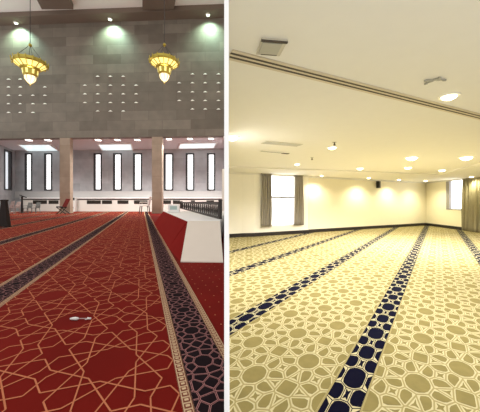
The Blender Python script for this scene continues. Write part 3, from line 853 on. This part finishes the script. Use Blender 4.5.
WY.slab(mb, wa + fw, wb - fw, hW[2], hW[2] + fw, -.22, -.1); WY.slab(mb, wa + fw, wb - fw, hW[3] - fw, hW[3], -.22, -.1)
add(mb.build('window_frame', M['white_paint']), w)
mb = MB(); WY.slab(mb, wa + fw, wb - fw, zt - .035, zt + .035, -.21, -.1); add(mb.build('transom', M['frame_grey']), w)
mb = MB(); WY.slab(mb, sm - .02, sm + .02, hW[2] + fw, zt - .035, -.21, -.13); add(mb.build('mullion', M['trim_white']), w)
mb = MB(); WY.slab(mb, wa + fw, wb - fw, hW[2] + fw, hW[3] - fw, -.19, -.17); M['pane_hot'] = mat('brilliant daylight pane', (.95, .97, 1), .1, emit=2.2, ecol=(1, 1, 1)); add(mb.build('pane', M['pane_hot']), w)
# right wall with the second window
ua_, ub_ = 446.5, 467.5
wa, wb = WS.s_at(ua_), WS.s_at(ub_)
ya, yb_ = WS.xy(wa).y, WS.xy(wb).y
zlo = CZ + (V0 - 209.6) / F * ya; zhi = CZ + (V0 - 180.6) / F * ya
hS = (wa, wb + .9, zlo, zhi)
mb = MB(); WS.holed(mb, -.2, Lr, -.1, ZM + .1, [hS], -.3, 0); struct(mb.build('wall_right', M['wall_cream']))
w = struct(empty('window_11', WS.P(wa, zlo, -.1)))
mb = MB(); fw = .28
WS.slab(mb, wa, wa + fw, zlo, zhi, -.16, .03); WS.slab(mb, wb + .6, wb + .9, zlo, zhi, -.16, .03); WS.slab(mb, wa + fw, wb + .6, zlo, zlo + .06, -.16, .03); WS.slab(mb, wa + fw, wb + .6, zhi - .05, zhi, -.16, .03)
add(mb.build('window_frame', M['frame_grey']), w)
mb = MB(); WS.slab(mb, wa + fw, wb + .6, zlo + .06, zhi - .05, -.12, -.1); add(mb.build('pane', M['pane_hot']), w)
# skirting
def skirt(name, W, a, b, off=0):
    mb = MB(); W.slab(mb, a, b, 0, .145, off, off + .025); W.slab(mb, a, b, .145, .16, off, off + .015); struct(mb.build(name, M['skirting']))
skirt('baseboard_rear_left', WR, 0, s254 + .02); skirt('baseboard_rear', WR, s308 - .02, sEnd); skirt('baseboard_bay_left', sv, 0, (WY.xy(b0) - WR.xy(s254 - .6)).length); skirt('baseboard_bay', WY, b0, b1 + .025); skirt('baseboard_right', WS, 0, Lr)
mb = MB(); q = b1; WY.slab(mb, q, q + .025, 0, .15, -BAY, 0); struct(mb.build('baseboard_bay_return', M['skirting']))
# thin cornice
for nm, W, a, b in (('trim_8', WR, -.1, sEnd), ('trim_9', WS, 0, Lr)):
    mb = MB(); W.slab(mb, a, b, ZR - .07, ZR - .005, 0, BAY + .03 if nm == 'trim_8' else .04); struct(mb.build(nm, M['ceil_cream']))
# ceiling: lowered rim and raised field
i1 = onz(437, 175.0, ZR); i2 = onz(372, 172.3, ZR); i3 = Vector((part_x(10.1, 228.8), 10.1, ZR)); i4 = onz(469, 167, ZR)
dn = (i4 - i1).normalized(); i5 = i4 + dn * ((i4.y - 1.0) / -dn.y)
inner = [(i3.x, i3.y), (i2.x, i2.y), (i1.x, i1.y), (i5.x, i5.y), (part_x(1.0, 228.7), 1.0)]
mb = MB()
def quadz(p): 
    if area(p) < 0: p = p[::-1]
    mb.prism(p, ZR, ZM + .08)
ext = PA - WR.e * .4
quadz([(i3.x, i3.y), (i2.x, i2.y), tuple(PA + WR.e * 6), tuple(PA)])
quadz([(i2.x, i2.y), (i1.x, i1.y), tuple(PC), tuple(PA + WR.e * 6)])
quadz([(i1.x, i1.y), (i5.x, i5.y), tuple(pR2), tuple(PC)])
quadz([(i5.x, i5.y), (11.2, 1.0), tuple(pR2)])
struct(mb.build('ceiling_rim', M['ceil_cream']))
mb = MB(); flat(mb, inner, ZM, ZM + .08, 0); struct(mb.build('ceiling_cream_room', M['ceil_cream']))

# curtains
def curtain(name, W, u0, u1, vt, vb, m, label, off, nf, amp, flare=0.0):
    a, b = W.s_at(u0), W.s_at(u1); ym = W.xy((a + b) / 2).y
    zt_, zb_ = CZ + (V0 - vt) / F * ym, max(.03, CZ + (V0 - vb) / F * ym)
    r = tag(empty(name, W.P((a + b) / 2, zb_, off)), label, 'curtain')
    mb = MB(); nu, nv = nf * 12, 14
    for j in range(nv + 1):
        f = j / nv; z = zt_ + (zb_ - zt_) * f
        for i in range(nu + 1):
            g = i / nu; am = amp * (.75 + .35 * f) * (.8 + .3 * math.sin(i * .37 + 1))
            gg = (g - .5) * (1 + flare * f) + .5
            s_ = a + (b - a) * gg + .012 * math.sin(6 * f + i * .9)
            mb.v.append(tuple(W.P(s_, z, off + am * math.sin(2 * PI * nf * g + .5 * math.sin(3 * f)) + .01 * math.sin(i * 1.7))))
    for j in range(nv):
        for i in range(nu):
            q = j * (nu + 1) + i; mb.f.append((q, q + 1, q + nu + 2, q + nu + 1)); mb.mi.append(0)
    o = add(mb.build('cloth', m, smooth=True), r); sd = o.modifiers.new('Solid', 'SOLIDIFY'); sd.thickness = .008
    mb = MB(); W.slab(mb, a - .03, b + .03, zt_ - .015, zt_ + .035, off - .03, off + .03); add(mb.build('heading_rail', m), r)
curtain('curtain', WY, 260.6, 270.2, 174.2, 226.6, M['curtain_grey'], 'grey brown curtain drawn to the left side of the bright bay window', .1, 5, .055, .05)
curtain('curtain', WY, 293.4, 301.6, 175.6, 225.0, M['curtain_grey'], 'grey brown curtain flaring at the hem on the right side of the bay window', .1, 5, .05, .22)
curtain('curtain', WS, 466.2, 490, 178.2, 231.8, M['curtain_olive'], 'olive brown floor-length curtain on the right wall', .16, 7, .08, .02)

# ceiling fittings
def round_light(u, v, rad, label, power=0, z=ZM, col=(1, .97, .91)):
    p = onz(u, v, z); r = tag(empty('ceiling_light', p), label, 'ceiling light', 'round recessed lights in the cream ceiling')
    mb = MB(); mb.lathe([(rad * .8, -.012), (rad * 1.18, -.012), (rad * 1.22, 0), (rad * .8, 0)], 28, p, cap=False); add(mb.build('trim', M['trim_white'], smooth=False), r)
    mb = MB(); mb.lathe([(.001, -rad * .5), (rad * .4, -rad * .47), (rad * .75, -rad * .3), (rad * .85, -.012), (rad * .85, -.002)], 28, p, cap=False); add(mb.build('lens', M['lamp_warm']), r)
    if power: lamp('downlight_beam', 'SPOT', p + Vector((0, 0, -rad * .85 - .03)), power * (9.0 if z == ZM else 2.6), col, .08, (0, 0, 0), 150, .8)
YEL = (1, .91, .60); PEA = (1, .82, .62)
round_light(449, 96, .095, 'largest bright round ceiling light near the ceiling track', 30)
round_light(231.8, 137, .14, 'round ceiling light at the far left edge of the cream ceiling', 30)
round_light(332.2, 147.4, .105, 'round ceiling light in the middle of the cream ceiling, beside a small sprinkler', 40)
round_light(297, 164, .10, 'small round ceiling light in front of the bay window', 30, col=(1, .95, .85))
round_light(411.7, 157.5, .17, 'wide ceiling light, left one of the far pair on the right', 50)
round_light(466.3, 157.2, .17, 'wide ceiling light near the right wall above the curtain', 50)
round_light(408, 167.4, .13, 'small ceiling light just behind the left wide one', 40)
round_light(442, 170, .13, 'small ceiling light between the two wide ones, farther back', 40)
round_light(360, 168.2, .13, 'small ceiling light in front of the wall speaker', 40)
round_light(321.6, 175.6, .09, 'tiny rim light above the peach part of the rear wall', 45, ZR, PEA)
round_light(368.8, 177.8, .10, 'tiny rim light just left of the wall speaker', 55, ZR, YEL)
round_light(399, 179.6, .11, 'tiny rim light right of the wall speaker', 50, ZR, YEL)
round_light(425.5, 180.6, .11, 'tiny rim light at the far corner of the room', 45, ZR, YEL)
round_light(471.5, 176.6, .10, 'tiny rim light above the olive curtain', 30, ZR, YEL)
# double-slot ceiling track
ga, gb = onz(228.9, 53.9, ZM), onz(480, 116.7, ZM); dv = (gb - ga).normalized(); sd_ = Vector((-dv.y, dv.x, 0))
g0, g1 = ga + dv * .0, gb + dv * .9
r = tag(empty('ceiling_track', (ga + gb) / 2), 'long metal ceiling track with two dark slots crossing the cream ceiling', 'track')
def strip(o0, o1, za, zb__, nm, m):
    P = [g0 + sd_ * o0, g1 + sd_ * o0, g1 + sd_ * o1, g0 + sd_ * o1]
    # keep clear of the partition
    mb = MB(); flat(mb, clip([(x.x, x.y) for x in P], planes(room)), za, zb__, 0); add(mb.build(nm, m), r)
strip(-.085, .075, ZM - .012, ZM, 'rail', M['track'])
strip(-.052, -.028, ZM - .0155, ZM - .012, 'slot', M['slot']); strip(.008, .032, ZM - .0155, ZM - .012, 'slot', M['slot'])
# square vent
cv = onz(271.2, 46.6, ZM)
r = tag(empty('square_vent', cv), 'square grey ceiling vent panel beside the ceiling track', 'vent')
dx_ = (math.cos(math.radians(8)), math.sin(math.radians(8))); dv0, sd0 = dv, sd_; dv = Vector((*dx_, 0)); sd_ = Vector((-dx_[1], dx_[0], 0))
mb = MB(); mb.box(cv + Vector((0, 0, -.007)), (.215, .24, .014), dx_); add(mb.build('frame', M['vent_light'], bevel=.004), r)
mb = MB(); mb.box(cv + Vector((0, 0, -.019)) - Vector((dv.x, dv.y, 0)) * .01, (.165, .175, .012), dx_); add(mb.build('panel', M['vent_grey'], bevel=.003), r)
mb = MB(); mb.box(cv + Vector((0, 0, -.016)) - sd_ * .108, (.215, .018, .02), dx_); add(mb.build('edge_strip', M['slot']), r)
mb = MB(); mb.box(cv + Vector((0, 0, -.016)) + sd_ * .086, (.14, .012, .02), dx_); add(mb.build('edge_strip', M['slot']), r)
dv, sd_ = dv0, sd0
# linear diffusers
for (q, lab, dark) in (((263.5, 142.0, 299.5, 145.2, .16), 'long grey slot diffuser in the ceiling, nearer one of the two before the bay window', False), ((260.5, 150.6, 288.5, 153.2, .10), 'short pale slot diffuser with a dark end, nearest the bay window', True)):
    p, q2 = onz(q[0], q[1], ZM), onz(q[2], q[3], ZM); dd = (q2 - p).normalized(); ln = (q2 - p).length; c = (p + q2) / 2; wd = q[4]
    r = tag(empty('slot_diffuser', c), lab, 'vent', 'slot diffusers in the cream ceiling')
    mb = MB(); mb.box(c + Vector((0, 0, -.006)), (ln, wd * 1.6, .012), (dd.x, dd.y)); add(mb.build('frame', M['trim_white'] if dark else M['vent_light']), r)
    for s_ in (-.3, .3):
        mb = MB(); mb.box(c + Vector((0, 0, -.014)) + Vector((-dd.y, dd.x, 0)) * (s_ * wd), (ln * .97, wd * .28, .006), (dd.x, dd.y)); add(mb.build('slot', M['vent_grey']), r)
    if dark:
        mb = MB(); mb.box(c + dd * (ln * .38) + Vector((0, 0, -.018)), (ln * .24, wd * .9, .012), (dd.x, dd.y)); add(mb.build('damper', M['slot']), r)
# ceiling bracket with four arms and small sprinklers
p = onz(435, 79, ZM)
r = tag(empty('ceiling_bracket', p), 'small grey four-armed metal bracket on the ceiling beside the largest light', 'bracket')
mb = MB(); mb.lathe([(.022, -.012), (.024, 0)], 16, p); add(mb.build('hub', M['vent_grey']), r)
for (x, y) in ((-.095, .005), (.09, -.012), (.005, -.06), (-.045, .075)):
    mb = MB(); e_ = p + Vector((x, y, -.012)); mb.bar(p + Vector((x * .2, y * .2, -.012)), e_, .018, .014); mb.box(e_ + Vector((0, 0, -.006)), (.03, .02, .016), (x, y)); add(mb.build('arm', M['vent_grey']), r)
for (u, v, lab) in ((312, 157.6, 'small dark ceiling sprinkler left of the middle light'), (334.4, 142.2, 'small dark ceiling sprinkler just above the middle light')):
    p = onz(u, v, ZM); r = tag(empty('ceiling_sprinkler', p), lab, 'sprinkler', 'ceiling sprinklers')
    mb = MB(); mb.lathe([(.02, -.008), (.045, -.006), (.05, 0)], 14, p); add(mb.build('plate', M['vent_grey']), r)
    mb = MB(); mb.lathe([(.012, -.07), (.03, -.065), (.03, -.055), (.012, -.05), (.012, -.006)], 12, p); add(mb.build('head', M['slot']), r)
# wall speaker
t, z = WR.uv(376.2, 184.8)
r = tag(empty('wall_speaker', WR.P(t, z, .1)), 'small black speaker mounted high on the cream rear wall', 'speaker')
mb = MB(); WR.slab(mb, t - .09, t + .09, z - .19, z + .19, .06, .22); add(mb.build('body', M['dark_metal'], bevel=.015), r)
mb = MB(); WR.slab(mb, t - .03, t + .03, z + .02, z + .1, 0, .06); add(mb.build('bracket', M['frame_grey']), r)
mb = MB(); WR.slab(mb, t - .07, t + .07, z - .16, z + .16, .22, .226); add(mb.build('grille', M['grille']), r)

# ------------------------------------------------------------------ light, world, camera
wd = bpy.data.worlds.new('World'); S.world = wd; wd.use_nodes = True
bg = wd.node_tree.nodes['Background']; bg.inputs['Color'].default_value = (1, .98, .95, 1); bg.inputs['Strength'].default_value = .85
cam = bpy.data.cameras.new('Camera'); co = bpy.data.objects.new('Camera', cam); COL.objects.link(co)
co.location = (0, 0, CZ); co.rotation_euler = (PI / 2, 0, 0)
cam.sensor_fit = 'HORIZONTAL'; cam.sensor_width = 36; cam.lens = 36 * F / 480; cam.shift_y = (V0 - 206) / 480; cam.shift_x = 0
cam.clip_start = .05; cam.clip_end = 200
S.camera = co
vs = S.view_settings; vs.view_transform = 'Standard'; vs.look = 'None'; vs.gamma = 1; vs.use_curve_mapping = False; vs.exposure = .35
S.cycles.use_denoising = True
